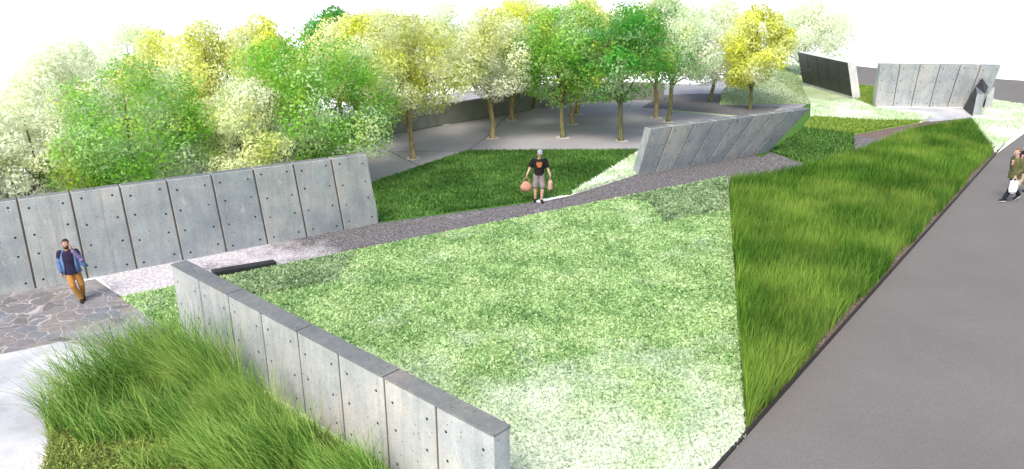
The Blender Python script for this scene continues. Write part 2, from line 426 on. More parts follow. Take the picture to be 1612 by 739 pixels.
# ------------------------------------------------------------------ black panelled monument
M_black = plain('black_slate', (.022, .023, .025), .45, .35, 3.0, .4)
hb = height_at(1342, 156, 99)
B0, B1 = G(1264, 134), G(1342, 157); T0, T1 = G(1255, 82, height_at(1264, 134, 82)), G(1334, 99, hb)
nb = up_n(B0, B1); nb = nb if nb.x > 0 else -nb
root = empty('memorial_slab', (B0+B1)/2); o0 = root.location.copy()
tag(root, 'tilted pale slab faced with black stone panels, standing on the far grass mound', 'monument')
def bp(u, v, w): return B0.lerp(B1, u).lerp(T0.lerp(T1, u), v)+nb*w-o0
M_palestone = concrete('pale_precast', 1.5)
M_seam = plain('seam_grey', (.10, .10, .10))
solid('slab', [bp(0, -.02, .03), bp(1, -.02, .03), bp(1, -.02, .55), bp(0, -.02, .55)], [bp(0, 1, .03), bp(1, 1, .03), bp(1, 1, .55), bp(0, 1, .55)], M_palestone, root, .01)
for i in range(5):
    for j in range(2):
        u0, u1 = i/5+.004, (i+1)/5-.004; v0, v1 = .075+j*.4625+.006, .075+(j+1)*.4625-.006
        solid('black_panel', [bp(u0, v0, 0), bp(u1, v0, 0), bp(u1, v0, .028), bp(u0, v0, .028)], [bp(u0, v1, 0), bp(u1, v1, 0), bp(u1, v1, .028), bp(u0, v1, .028)], M_black, root, .006)

# ------------------------------------------------------------------ small folded monument
M_darkface = plain('shaded_stone', (.03, .032, .034), .6, .3, 5.0)  # shade of the monument's turned-away faces, put into the colour
h1 = height_at(1537, 185, 148); h2 = height_at(1556, 171, 138)
base = G(1537, 182); root = empty('folded_monument', base); tag(root, 'small folded monument of grey stone, shaded faces coloured dark, in front of the far wall', 'monument')
o0 = base
def q(x, y, z): return G(x, y, z)-o0
def poly_obj(name, V, Fc, mi, mats):
    me = mesh(name, V, Fc, mi); bm = bmesh.new(); bm.from_mesh(me); bmesh.ops.recalc_face_normals(bm, faces=bm.faces); bm.to_mesh(me); bm.free()
    return link(name, me, mats, root)
# front leg: long dark toe to the left, pale front
tl, tr_ = q(1538, 148, h1), q(1550.5, 148, h1)
bl, br = q(1530.5, 185, 0), q(1544, 184.5, 0)
toe = q(1515, 171.5, 0); bk = q(1546, 172, 0)
kl, kr = q(1536, 136, h1*1.02), q(1547, 136, h1*1.02)
poly_obj('front_leg', [bl, br, bk, toe, tl, tr_, kr, kl], [(0, 1, 5, 4), (3, 0, 4, 7), (1, 2, 6, 5), (2, 3, 7, 6), (4, 5, 6, 7), (0, 3, 2, 1)],
         [0, 1, 0, 0, 2, 0], [M_conc, M_darkface, M_conc_dark])
# rear leg
a0, a1 = q(1549, 171.5, 0), q(1560.5, 171.5, 0); t0, t1 = q(1557, 137, h2), q(1566.5, 137.5, h2)
bkv = Vector((0, .55, 0))
poly_obj('rear_leg', [a0, a1, a1+bkv, a0+bkv, t0, t1, t1+bkv, t0+bkv], [(0, 1, 5, 4), (3, 0, 4, 7), (1, 2, 6, 5), (2, 3, 7, 6), (4, 5, 6, 7), (0, 3, 2, 1)],
         [0, 1, 0, 0, 2, 0], [M_conc, M_darkface, M_conc_dark])
# peaked lintel folding over between the legs
hp = height_at(1548, 172, 124)
pk = q(1546, 123.5, hp); pk2 = pk+Vector((.75, .5, -.12))
L = [kl+Vector((0, 0, .01)), tr_+Vector((0, 0, .01)), t0+Vector((-.02, 0, .01)), pk, kr+Vector((.1, .5, .02)), t1+Vector((0, .5, .01)), pk2]
poly_obj('peaked_lintel', L, [(0, 1, 2, 3), (3, 2, 5, 6), (0, 3, 6, 4), (1, 4, 5, 2), (0, 4, 1)], [1, 2, 0, 1, 1], [M_conc, M_darkface, M_conc_dark])

# ------------------------------------------------------------------ low black slab and rear retaining wall
q4 = [G(337, 438), G(436, 421), G(431, 417), G(333, 433)]
slab_o = solid('black_slab', [v for v in q4], [v+Vector((0, 0, .16)) for v in q4], M_black, None, .01)
tag(slab_o, 'long thin black stone slab lying at the lawn edge beside the gravel path', 'slab')

def low_wall(pts, h, t, mat):
    V = []; n = len(pts); W = [G(*p) for p in pts]
    nrm = []
    for i in range(n):
        d = (W[min(i+1, n-1)]-W[max(i-1, 0)]).normalized(); nn = Vector((-d.y, d.x, 0)); nrm.append(nn if nn.y > 0 else -nn)
    for i in range(n):
        V += [W[i], W[i]+nrm[i]*t, W[i]+nrm[i]*t+Vector((0, 0, h)), W[i]+Vector((0, 0, h))]
    Fc = [(0, 1, 2, 3), (4*(n-1)+3, 4*(n-1)+2, 4*(n-1)+1, 4*(n-1))]
    for i in range(n-1):
        a = 4*i; b = a+4
        for k in range(4): Fc.append((a+k, b+k, b+(k+1) % 4, a+(k+1) % 4))
    me = mesh('low_wall', V, Fc); bm = bmesh.new(); bm.from_mesh(me); bmesh.ops.recalc_face_normals(bm, faces=bm.faces); bm.to_mesh(me); bm.free()
    o = link('low_wall', me, mat); m = o.modifiers.new('b', 'BEVEL'); m.width = .02; m.limit_method = 'ANGLE'; return o
tag(low_wall([(-160, 372), (0, 335), (200, 300), (400, 261), (560, 222), (700, 197), (800, 180), (880, 164), (960, 158), (1045, 158)], 1.05, .3, plain('grey_render', (.21, .22, .185), .9, .2, 1.2)),
    'long low grey boundary wall curving round the back of the paved plaza behind the trees', 'wall')

# ------------------------------------------------------------------ scattering plants
def in_poly(px, py, W):
    ins = np.zeros(len(px), bool); n = len(W)
    for i in range(n):
        x0, y0 = W[i].x, W[i].y; x1, y1 = W[(i+1) % n].x, W[(i+1) % n].y
        c = ((y0 > py) != (y1 > py)) & (px < (x1-x0)*(py-y0)/((y1-y0) or 1e-9)+x0); ins ^= c
    return ins
def sample(W, n, far_bias=True):
    xs = [w.x for w in W]; ys = [w.y for w in W]; out = []
    tot = 0
    while tot < n:
        m = n*3
        x = rng.uniform(min(xs), max(xs), m); y = rng.uniform(min(ys), max(ys), m)
        k = in_poly(x, y, W)
        if far_bias: k &= rng.random(m) < np.minimum(1, (min(ys)+1.5)/np.maximum(y, .1))**1.0
        out.append(np.stack([x[k], y[k]], 1)); tot += k.sum()
    return np.concatenate(out)[:n]
def smooth_field(p, sc, seed):
    r = np.random.default_rng(seed); f = np.zeros(len(p))
    for o in range(5):
        a = r.uniform(0, 6.28, 4); k = sc*(1.7**o)
        for t in a: f += np.sin((p[:, 0]*np.cos(t)+p[:, 1]*np.sin(t))*k+r.uniform(0, 6.28))/(1.35**o)
    return f/5
def leaf_scatter(name, W, n, size, z, mat, tilt=.7, elong=1.6, hz=.05, label=None):
    p = sample(W, n); a = rng.uniform(0, 2*np.pi, n); s = size*rng.uniform(.6, 1.4, n)
    t = rng.normal(0, tilt, n); b = rng.normal(0, tilt*.5, n)
    ux = np.stack([np.cos(a)*np.cos(t), np.sin(a)*np.cos(t), np.sin(t)], 1)*(s*elong*.5)[:, None]
    vx = np.stack([-np.sin(a)*np.cos(b), np.cos(a)*np.cos(b), np.sin(b)], 1)*(s*.5)[:, None]
    c = np.stack([p[:, 0], p[:, 1], z+rng.uniform(.01, hz, n)], 1)
    Q = np.stack([c-ux, c-vx, c+ux, c+vx], 1)
    tone = np.clip(.5+.22*smooth_field(p, 2.2, 5)+rng.normal(0, .25, n), 0, 1)
    o = link(name, quads_mesh(name, Q, tone), mat); tag(o, label, 'ground cover', None, 'stuff'); return o
def blades(name, p, length, width, lean, curl, mat, z=0.02, tone=None, lean_dir=None, segs=3, label=None, cat='grass', spread=.5):
    n = len(p); Ls = length*rng.uniform(.55, 1.25, n)
    if np.ndim(width) == 0: width = np.full(n, width)
    a = rng.uniform(0, 2*np.pi, n) if lean_dir is None else lean_dir+rng.normal(0, spread, n)
    d = np.stack([np.cos(a), np.sin(a)], 1); l0 = np.abs(rng.normal(lean, .12, n)); cu = curl*rng.uniform(.4, 1.4, n)
    side_a = rng.uniform(0, np.pi, n)*.35; side = np.stack([np.cos(side_a), np.sin(side_a), np.zeros(n)], 1)
    pts = [np.stack([p[:, 0], p[:, 1], np.full(n, z)], 1)]; ang = l0.copy()
    for k in range(segs):
        st = Ls/segs
        pts.append(pts[-1]+np.stack([d[:, 0]*np.sin(ang)*st, d[:, 1]*np.sin(ang)*st, np.cos(ang)*st], 1)); ang = ang+cu/segs
    Q = []
    for k in range(segs):
        w0 = (width*(1-k/segs)**.7)[:, None]*.5; w1 = (width*max(.08, 1-(k+1)/segs)**.7)[:, None]*.5
        Q.append(np.stack([pts[k]-side*w0, pts[k]+side*w0, pts[k+1]+side*w1, pts[k+1]-side*w1], 1))
    Q = np.concatenate(Q); 
    if tone is None: tone = rng.random(n)
    o = link(name, quads_mesh(name, Q, np.tile(tone, segs)), mat); tag(o, label, cat, None, 'stuff'); return o

lawnW = [G(190, 470), G(436, 421), G(800, 348), G(1145, 279), G(1172, 690), G(1135, 733), G(1105, 765), G(700, 765), G(815, 760), G(280, 470), G(290, 536), G(303, 545)]
lawnW = [G(190, 470), G(436, 421), G(800, 348), G(1145, 279), G(1172, 690), G(1127, 733), G(1084, 775), G(805, 775), G(610, 620), G(330, 500), G(318, 556)]
leaf_scatter('clover_lawn', lawnW, 340000, .052, .016, M_clover, label='pale green and white clover ground cover filling the large central lawn')
M_greyclover = blade_mat('grey_clover_leaf', (.07, .13, .06), (.24, .36, .17), (.52, .62, .38))
leaf_scatter('grey_clover', [G(975, 315), G(1021, 320), G(1048, 352), G(1145, 332), G(1144, 281)], 13000, .075, .03, M_greyclover, label='greyer green ground cover facet near the top corner of the central lawn')
leaf_scatter('grey_clover', [G(350, 442), G(436, 422), G(560, 400), G(530, 445), G(400, 470)], 9000, .07, .03, M_greyclover, label='greyer green ground cover facet by the black slab')
gb = [G(587, 289), G(735, 239), G(1011, 237), G(899, 308), G(800, 323), G(598, 350)]
pg = sample(gb, 60000); blades('bed_grass', pg, .13, .035, .5, .7, M_deepblade, .016, tone=np.clip(.45+.25*smooth_field(pg, 1.3, 3)+rng.normal(0, .22, len(pg)), 0, 1), segs=2,
       label='short deep green turf in the bed between the plaza and the path')
for nm, pl_, n, mt, lab in (
    ('pale_turf', [(1012, 238), (1006, 275), (899, 308)], 7000, M_palegrass, 'pale green turf wedge at the left foot of the leaning wall'),
    ('lawn_turf', [(1212, 240), (1265, 203), (1343, 213), (1343, 240), (1276, 260)], 16000, M_deepblade, 'bright green turf triangle beyond the end of the leaning wall'),
    ('lime_turf', [(1267, 202), (1278, 185), (1380, 191), (1455, 192), (1345, 212)], 12000, M_limeblade, 'yellow green turf strip behind the tall meadow grass'),
    ('strip_turf', [(1276, 164), (1348, 159), (1377, 172), (1470, 184), (1450, 193), (1278, 183)], 14000, M_palegrass, 'pale turf strip in front of the black faced slab'),
    ('verge_turf', [(1532, 187), (1562, 159), (1645, 172), (1630, 180), (1569, 241)], 14000, M_palegrass, 'pale turf verge between the small monument and the street'),
    ('rear_turf', [(1342, 134), (1382, 139), (1378, 169), (1348, 160)], 6000, M_limeblade, 'yellow green turf patch between the black faced slab and the far wall')):
    p = sample([G(*a) for a in pl_], n, False)
    blades(nm, p, .14, .06, .6, .6, mt, .03, segs=2, label=lab)

# mound turf follows the facets
bm = bmesh.new(); bm.from_mesh(bpy.data.meshes['grass_mound']); bmesh.ops.triangulate(bm, faces=bm.faces)
tris = [[v.co.copy() for v in f.verts] for f in bm.faces]; bm.free()
ar = np.array([((t[1]-t[0]).cross(t[2]-t[0])).length for t in tris]); ar[[i for i, t in enumerate(tris) if min(v.y for v in t) > G(1217, 126).y]] *= .15; ar /= ar.sum()
ch = rng.choice(len(tris), 14000, p=ar); T = np.array([[list(v) for v in t] for t in tris])[ch]
r1 = np.sqrt(rng.random(len(ch))); r2 = rng.random(len(ch))
pp = T[:, 0]*(1-r1)[:, None]+T[:, 1]*(r1*(1-r2))[:, None]+T[:, 2]*(r1*r2)[:, None]
o = blades('mound_turf', pp[:, :2], .06, .05, .5, .6, M_greygrass, 0, segs=2, label='grey green turf covering the low folded mound')
n_ = len(pp); co = np.zeros(len(o.data.vertices)*3, np.float32); o.data.vertices.foreach_get('co', co); co = co.reshape(-1, 3)
co[:, 2] += np.tile(np.repeat(pp[:, 2], 4), 2); o.data.vertices.foreach_set('co', co.reshape(-1)); o.data.update()

# tall meadow on the right
mw = [G(1147, 292), G(1210, 284), G(1290, 264), G(1355, 242), G(1430, 209), G(1529, 191), G(1563, 243), G(1174, 680)]
p = sample(mw, 120000)
dd = np.array([d.x, d.y]); off = (p[:, 0]-e0.x)*(-dd[1])+(p[:, 1]-e0.y)*dd[0]
keep = off > .10+.40*rng.random(len(p))**3+.12*smooth_field(p, 1.1, 9); p = p[keep]
tone = np.clip(.48+.34*smooth_field(p, .55, 21)+rng.normal(0, .24, len(p)), 0, 1)
blades('meadow_grass', p, np.clip(.85-.014*p[:, 1], .28, .66), .026, .20, .55, M_meadow, .02, tone=tone, lean_dir=.7, segs=3, spread=.6, label='tall wind blown green meadow grass beside the grey street')

# reeds in the near left corner
def clump_pts(n, c, r):
    a = rng.uniform(0, 2*np.pi, n); q = np.sqrt(rng.random(n))
    return np.stack([c.x+np.cos(a)*q*r[0], c.y+np.sin(a)*q*r[1]], 1)
bedW = [G(85, 655), G(165, 600), G(260, 590), G(330, 590), G(425, 636), G(520, 692), G(650, 775), G(300, 860), G(60, 800)]
p = sample(bedW, 34000, False)
blades('thyme_cover', p, .22*rng.uniform(.4, 1.3, len(p)), .022, .7, .5, M_thyme, .02, segs=1, label='low speckled brown green ground cover under the tall reeds')
thW = [G(100, 690), G(220, 640), G(330, 650), G(350, 760), G(60, 780)]
leaf_scatter('herb_cover', thW, 15000, .028, .03, M_thyme, hz=.16, label='dense olive herb mat in front of the tall reeds')
def reeds(cs, name, label):
    P_, A_, L_ = [], [], []
    for (x, y, n, rx, ry, ln) in cs:
        c = G(x, y); q_ = clump_pts(n, c, (rx, ry)); P_.append(q_); L_.append(np.full(n, ln)); A_.append(np.arctan2(q_[:, 1]-c.y, q_[:, 0]-c.x))
    p = np.concatenate(P_); a = np.concatenate(A_)
    tone = np.clip(rng.random(len(p))*.95+.2*smooth_field(p, 1.0, 2), 0, 1)
    blades(name, p, np.concatenate(L_), .016, .16, 1.15, M_reed, .02, tone=tone, lean_dir=np.pi+a*0-.15, segs=6, spread=.75, label=label)
reeds([(110, 672, 200, .35, .35, 1.1), (155, 645, 420, .5, .4, 1.35), (225, 628, 700, .5, .4, 1.5), (290, 615, 1000, .45, .4, 1.5), (345, 640, 1300, .5, .45, 1.5), (400, 690, 1300, .55, .4, 1.2),
       (460, 735, 1300, .5, .35, 1.0), (390, 750, 1200, .8, .35, 1.1), (560, 790, 1200, .5, .3, .95), (170, 700, 180, .5, .3, .9), (250, 690, 300, .5, .3, 1.0), (320, 700, 500, .5, .3, 1.1), (270, 740, 200, .8, .25, .6)],
      'reed_grass', 'tall arching green reeds massed in front of the nearest wall')

# ------------------------------------------------------------------ trees
def tube_rings(bm, pts, rads, seg=8):
    prev = None
    for i, (p, r) in enumerate(zip(pts, rads)):
        p = Vector(p); t = (Vector(pts[min(i+1, len(pts)-1)])-Vector(pts[max(i-1, 0)])).normalized()
        s_ = t.cross(Vector((0, 1, .13))).normalized(); f_ = t.cross(s_)
        ring = [bm.verts.new(p+(s_*math.cos(k*2*math.pi/seg)+f_*math.sin(k*2*math.pi/seg))*r) for k in range(seg)]
        if prev:
            for k in range(seg): bm.faces.new((prev[k], prev[(k+1) % seg], ring[(k+1) % seg], ring[k]))
        else: bm.faces.new(list(reversed(ring)))
        prev = ring
    bm.faces.new(prev)
def tree(bx, by, top, wpx, low, col, pale, label, barkm=None, shift=0, leaves=9000, seed=0):
    """bx,by trunk foot in the survey; top = image row of the crown's top; wpx = crown width in survey pixels; low = clear stem in metres"""
    rr = random.Random(seed+int(bx)*7+int(by)); nr_ = np.random.default_rng(seed+abs(int(bx))*13+int(by))
    b = G(bx, by); ht = height_at(bx, by, top)*1.05
    dist = math.hypot(b.y, H-ht*.6); rx = wpx*1.28/F*dist/2; rz = (ht-low)/2; cz = low+rz; ry = rx*.9
    shx = shift/F*dist
    root = empty('broadleaf_tree', b); tag(root, label, 'tree', 'trees of the grove')
    # clumps
    cl = []
    nc = 60
    for k in range(nc):
        for _ in range(30):
            v = Vector((rr.uniform(-1, 1), rr.uniform(-1, 1), rr.uniform(-1, 1)))
            if .25 < v.length < 1: break
        v = v*(.86/max(v.length, .5)) if rr.random() < .6 else v*.8
        tap = 1-.28*max(0, v.z)
        cl.append((Vector((v.x*rx*tap+shx, v.y*ry*tap, v.z*rz*.92+cz)), rr.uniform(.2, .38)*min(rx, rz*1.1)))
    cl.append((Vector((shx, 0, ht-.28*rx)), .3*rx))
    # trunk and limbs
    bm = bmesh.new(); tr = .035+.013*ht
    fork = low*rr.uniform(.75, .95)
    ben = [Vector((rr.uniform(-.06, .06)*i, rr.uniform(-.05, .05)*i, 0)) for i in range(5)]
    pts = [Vector((0, 0, -.05)), Vector((0, 0, .12)), Vector((0, 0, fork*.4))+ben[1], Vector((0, 0, fork))+ben[2], Vector((shx*.5, 0, cz))+ben[3], Vector((shx, 0, cz+rz*.55))]
    tube_rings(bm, pts, [tr*1.6, tr*1.12, tr, tr*.9, tr*.5, tr*.15])
    tgt = sorted(cl, key=lambda c: c[0].z)
    for j in range(13):
        c = tgt[int(j*len(tgt)/14)][0]; s0 = pts[3].lerp(pts[4], rr.uniform(0, .6) if j > 3 else rr.uniform(0, .1))
        m = s0.lerp(c, .5)+Vector((rr.uniform(-.1, .1), rr.uniform(-.1, .1), rr.uniform(.02, .25)))
        tube_rings(bm, [s0, s0.lerp(m, .5)+Vector((0, 0, .04)), m, c], [tr*.42, tr*.33, tr*.24, tr*.08], 6)
    me = bpy.data.meshes.new('trunk'); bm.to_mesh(me); bm.free(); me.polygons.foreach_set('use_smooth', [True]*len(me.polygons))
    link('trunk', me, barkm or M_bark, root)
    if low >= 1.5:      # ring of pale low flowers round the foot
        V = [Vector((0, 0, .03))]; k_ = 22
        for k in range(k_):
            ra = .30+rr.uniform(-.07, .12); V.append(Vector((math.cos(k*2*math.pi/k_)*ra, math.sin(k*2*math.pi/k_)*ra, .012)))
        link('tree_pit', mesh('tree_pit', V, [(0, 1+k, 1+(k+1) % k_) for k in range(k_)]), M_gravel, root)
    # leaves
    w = np.array([c[1]**2 for c in cl]); w /= w.sum(); idx = nr_.choice(len(cl), leaves, p=w)
    C = np.array([list(c[0]) for c in cl])[idx]; Rr = np.array([c[1] for c in cl])[idx]
    dv = nr_.normal(0, 1, (leaves, 3)); dv /= np.linalg.norm(dv, axis=1)[:, None]
    rad = Rr*(.55+.5*nr_.random(leaves)**.6); rad = np.where(nr_.random(leaves) < .06, rad*1.25, rad)
    c = C+dv*rad[:, None]*np.array([1, 1, .85])
    sz = .072*(dist/38)**.5*nr_.uniform(.6, 1.5, leaves)
    a = nr_.normal(0, 1, (leaves, 3))+dv*.0; a /= np.linalg.norm(a, axis=1)[:, None]
    nn = dv+nr_.normal(0, .45, (leaves, 3)); bb = np.cross(nn, a); bb /= np.linalg.norm(bb, axis=1)[:, None]
    aa = np.cross(bb, nn); aa /= np.linalg.norm(aa, axis=1)[:, None]
    ux = aa*(sz*.85)[:, None]; vx = bb*(sz*.5)[:, None]
    Q = np.stack([c-ux, c-vx, c+ux, c+vx], 1)
    ct = nr_.uniform(.1, .9, len(cl))[idx]
    tone = np.clip(ct*.75+nr_.normal(.14, .09, leaves), 0, 1)
    o = link('crown', quads_mesh('crown', Q, tone), M_leaf, root)
    o.color = tuple(col)+(1,); o['pale'] = float(pale)
    return root
GREEN = (.25, .54, .07); DEEP = (.07, .36, .05); YEL = (.74, .78, .12); OLIVE = (.60, .66, .13); LIGHT = (.58, .76, .42); YG = (.62, .70, .22)
T_ = [
 (-70, 372, 105, 150, .35, YG, .55, 'pale yellow green tree at the far left edge behind the long wall'),
 (70, 350, 150, 130, .35, YG, .8, 'low whitish yellow tree behind the second panel of the long wall', None, 0),
 (150, 268, 70, 150, 1.0, LIGHT, .9, 'very pale tree rising behind the big mid green tree at the left'),
 (225, 335, 105, 200, .35, GREEN, .15, 'broad mid green tree above the man in the blue jacket'),
 (225, 232, 40, 110, 1.0, LIGHT, .85, 'tall whitish green tree at the far back left of the grove'),
 (285, 262, 55, 120, 1.0, YEL, .25, 'bright yellow tree peaking left of the taller yellow one'),
 (345, 270, 42, 130, 1.0, YEL, .4, 'taller bright yellow tree left of the broad green one'),
 (425, 228, 28, 100, 1.0, YEL, .2, 'narrow yellow tree peeping over the broad green tree shoulder'),
 (395, 318, 130, 130, .35, YG, .5, 'low pale yellow green tree behind the middle panels of the long wall'),
 (500, 292, 48, 190, .35, GREEN, .1, 'largest green tree rising behind the right end of the long wall'),
 (537, 200, 15, 90, 1.0, DEEP, .0, 'dark green treetop showing above the yellow tree behind the long wall end'),
 (565, 228, 30, 110, 1.2, YEL, .3, 'golden tree between the largest green tree and the one with a golden trunk'),
 (650, 250, 28, 150, 1.25, OLIVE, .3, 'olive tree with a golden trunk nearest the left corner of the green bed', M_bark_gold),
 (700, 196, 10, 110, 1.2, LIGHT, .8, 'very pale green tree behind the two olive trees'),
 (775, 218, 30, 120, 1.3, OLIVE, .55, 'tree on a slim golden trunk left of the forked dark trunked tree', M_bark_gold),
 (806, 190, 8, 120, 1.3, YEL, .15, 'bright yellow green tree standing right behind the slim golden trunk', M_bark_gold),
 (886, 217, 14, 130, 1.2, GREEN, .1, 'green tree with dark forked trunk behind the man carrying bags'),
 (908, 180, -5, 100, 1.3, YEL, .3, 'yellow topped tree on a golden trunk behind the forked tree', M_bark_gold),
 (900, 196, 25, 90, 1.3, LIGHT, .4, 'pale tree with leaning golden trunk close behind the forked tree', M_bark_gold),
 (977, 222, 12, 140, 1.25, (.10, .38, .05), .0, 'deepest green tree with mossy trunk left of the leaning wall'),
 (1032, 186, 0, 110, 1.4, LIGHT, .55, 'pale green tree on a golden trunk behind the leaning wall', M_bark_gold),
 (1052, 192, 10, 120, 1.4, LIGHT, .35, 'pale green tree on a dark trunk at the left end of the leaning wall'),
 (1118, 160, 5, 110, 1.0, LIGHT, .9, 'whitish tree between the pale green and the golden tree at the right'),
 (1180, 172, 10, 84, .9, YEL, .2, 'golden yellow tree standing behind the leaning wall near the mound'),
 (110, 300, 92, 150, .5, YG, .75, 'soft whitish yellow tree behind the third panel of the long wall'),
 (610, 205, 22, 110, 1.2, YG, .6, 'pale lime tree behind the left side of the golden trunked olive tree'),
 (840, 172, 2, 100, 1.2, YG, .6, 'pale lime tree at the back between the yellow and green crowns'),
 (1262, 118, 0, 110, .6, LIGHT, .95, 'faint whitish green tree behind the black faced slab'),
]
for i, t in enumerate(T_):
    bx, by, top, w_, low, col, pale, lab = t[:8]
    tree(bx, by, top, w_, low*1.35 if low >= 1.2 else low, col, pale, lab, t[8] if len(t) > 8 else None, seed=i, leaves=26000 if w_ > 140 else 19000)

# ------------------------------------------------------------------ people
def loft(bm, path, seg=14, side=Vector((1, 0, 0)), arc=None, cap=True, mi=0, wob=0):
    """path: (point, half width, half depth)"""
    prev = None; rings = []
    full = arc is None; a0, a1 = (0, 2*math.pi) if full else arc
    for i, (p, rx, ry) in enumerate(path):
        p = Vector(p); A = Vector(path[max(i-1, 0)][0]); B = Vector(path[min(i+1, len(path)-1)][0]); t = (B-A).normalized()
        s_ = (side-t*side.dot(t)); s_ = s_.normalized() if s_.length > .05 else Vector((0, 1, 0)); f_ = t.cross(s_)
        m = seg if full else seg+1; ring = []
        for k in range(m):
            an = a0+(a1-a0)*k/seg; w = 1+wob*math.sin(an*5+i*1.7)
            ring.append(bm.verts.new(p+(s_*math.cos(an)*rx+f_*math.sin(an)*ry)*w))
        rings.append(ring)
        if prev:
            for k in range(seg):
                k2 = (k+1) % len(ring); f = bm.faces.new((prev[k], prev[k2], ring[k2], ring[k])); f.material_index = mi; f.smooth = True
        prev = ring
    if cap and full:
        bm.faces.new(list(reversed(rings[0]))).material_index = mi; bm.faces.new(rings[-1]).material_index = mi
def ball(bm, c, r, sc=(1, 1, 1), mi=0, seg=14):
    res = bmesh.ops.create_uvsphere(bm, u_segments=seg, v_segments=seg//2+2, radius=r)
    for v in res['verts']: v.co = Vector((v.co.x*sc[0], v.co.y*sc[1], v.co.z*sc[2]))+Vector(c)
    for v in res['verts']:
        for f in v.link_faces: f.material_index = mi; f.smooth = True
def limb(bm, pts, rads, n=3, seg=12):
    path = []
    for i in range(len(pts)-1):
        for k in range(n):
            t = k/n; path.append((Vector(pts[i]).lerp(Vector(pts[i+1]), t), rads[i]*(1-t)+rads[i+1]*t, rads[i]*(1-t)+rads[i+1]*t))
    path.append((Vector(pts[-1]), rads[-1], rads[-1]))
    side = Vector((1, 0, 0))
    loft(bm, path, seg, side)
    for p, r in zip(pts, rads): ball(bm, p, r, seg=12)
def remeshed(bm, voxel, smooth=2):
    me = bpy.data.meshes.new('tmp'); bm.to_mesh(me); bm.free()
    o = bpy.data.objects.new('tmp', me); COL.objects.link(o)
    r = o.modifiers.new('r', 'REMESH'); r.mode = 'VOXEL'; r.voxel_size = voxel; r.use_smooth_shade = True
    s_ = o.modifiers.new('s', 'SMOOTH'); s_.iterations = smooth; s_.factor = .5
    dg = bpy.context.evaluated_depsgraph_get(); out = bpy.data.meshes.new_from_object(o.evaluated_get(dg))
    bpy.data.objects.remove(o); out.polygons.foreach_set('use_smooth', [True]*len(out.polygons)); return out
def hand(bm, wrist, dirv, palm_n, curl=.5):
    """palm + five fingers; dirv = direction of fingers, palm_n = palm normal"""
    d_ = Vector(dirv).normalized(); n_ = Vector(palm_n); n_ = (n_-d_*n_.dot(d_)).normalized(); s_ = d_.cross(n_)
    w = Vector(wrist)
    loft(bm, [(w-d_*.02, .026, .02), (w+d_*.03, .038, .016), (w+d_*.085, .042, .014), (w+d_*.1, .036, .011)], 10, s_)
    for k, (o, L_) in enumerate(((-.03, .068), (-.01, .078), (.011, .072), (.031, .056))):
        p0 = w+d_*.08+s_*o; a = curl*.5; p1 = p0+(d_*math.cos(a)+n_*math.sin(a))*L_*.45
        a = curl*1.2; p2 = p1+(d_*math.cos(a)+n_*math.sin(a))*L_*.33; a = curl*1.9; p3 = p2+(d_*math.cos(a)+n_*math.sin(a))*L_*.28
        limb(bm, [p0, p1, p2, p3], [.0095, .009, .0085, .007], 1, 8)
    p0 = w+d_*.025-s_*.03; p1 = p0-s_*.022+d_*.03+n_*.012; p2 = p1+d_*.03+n_*.012-s_*.004; limb(bm, [p0, p1, p2], [.013, .011, .008], 1, 8)
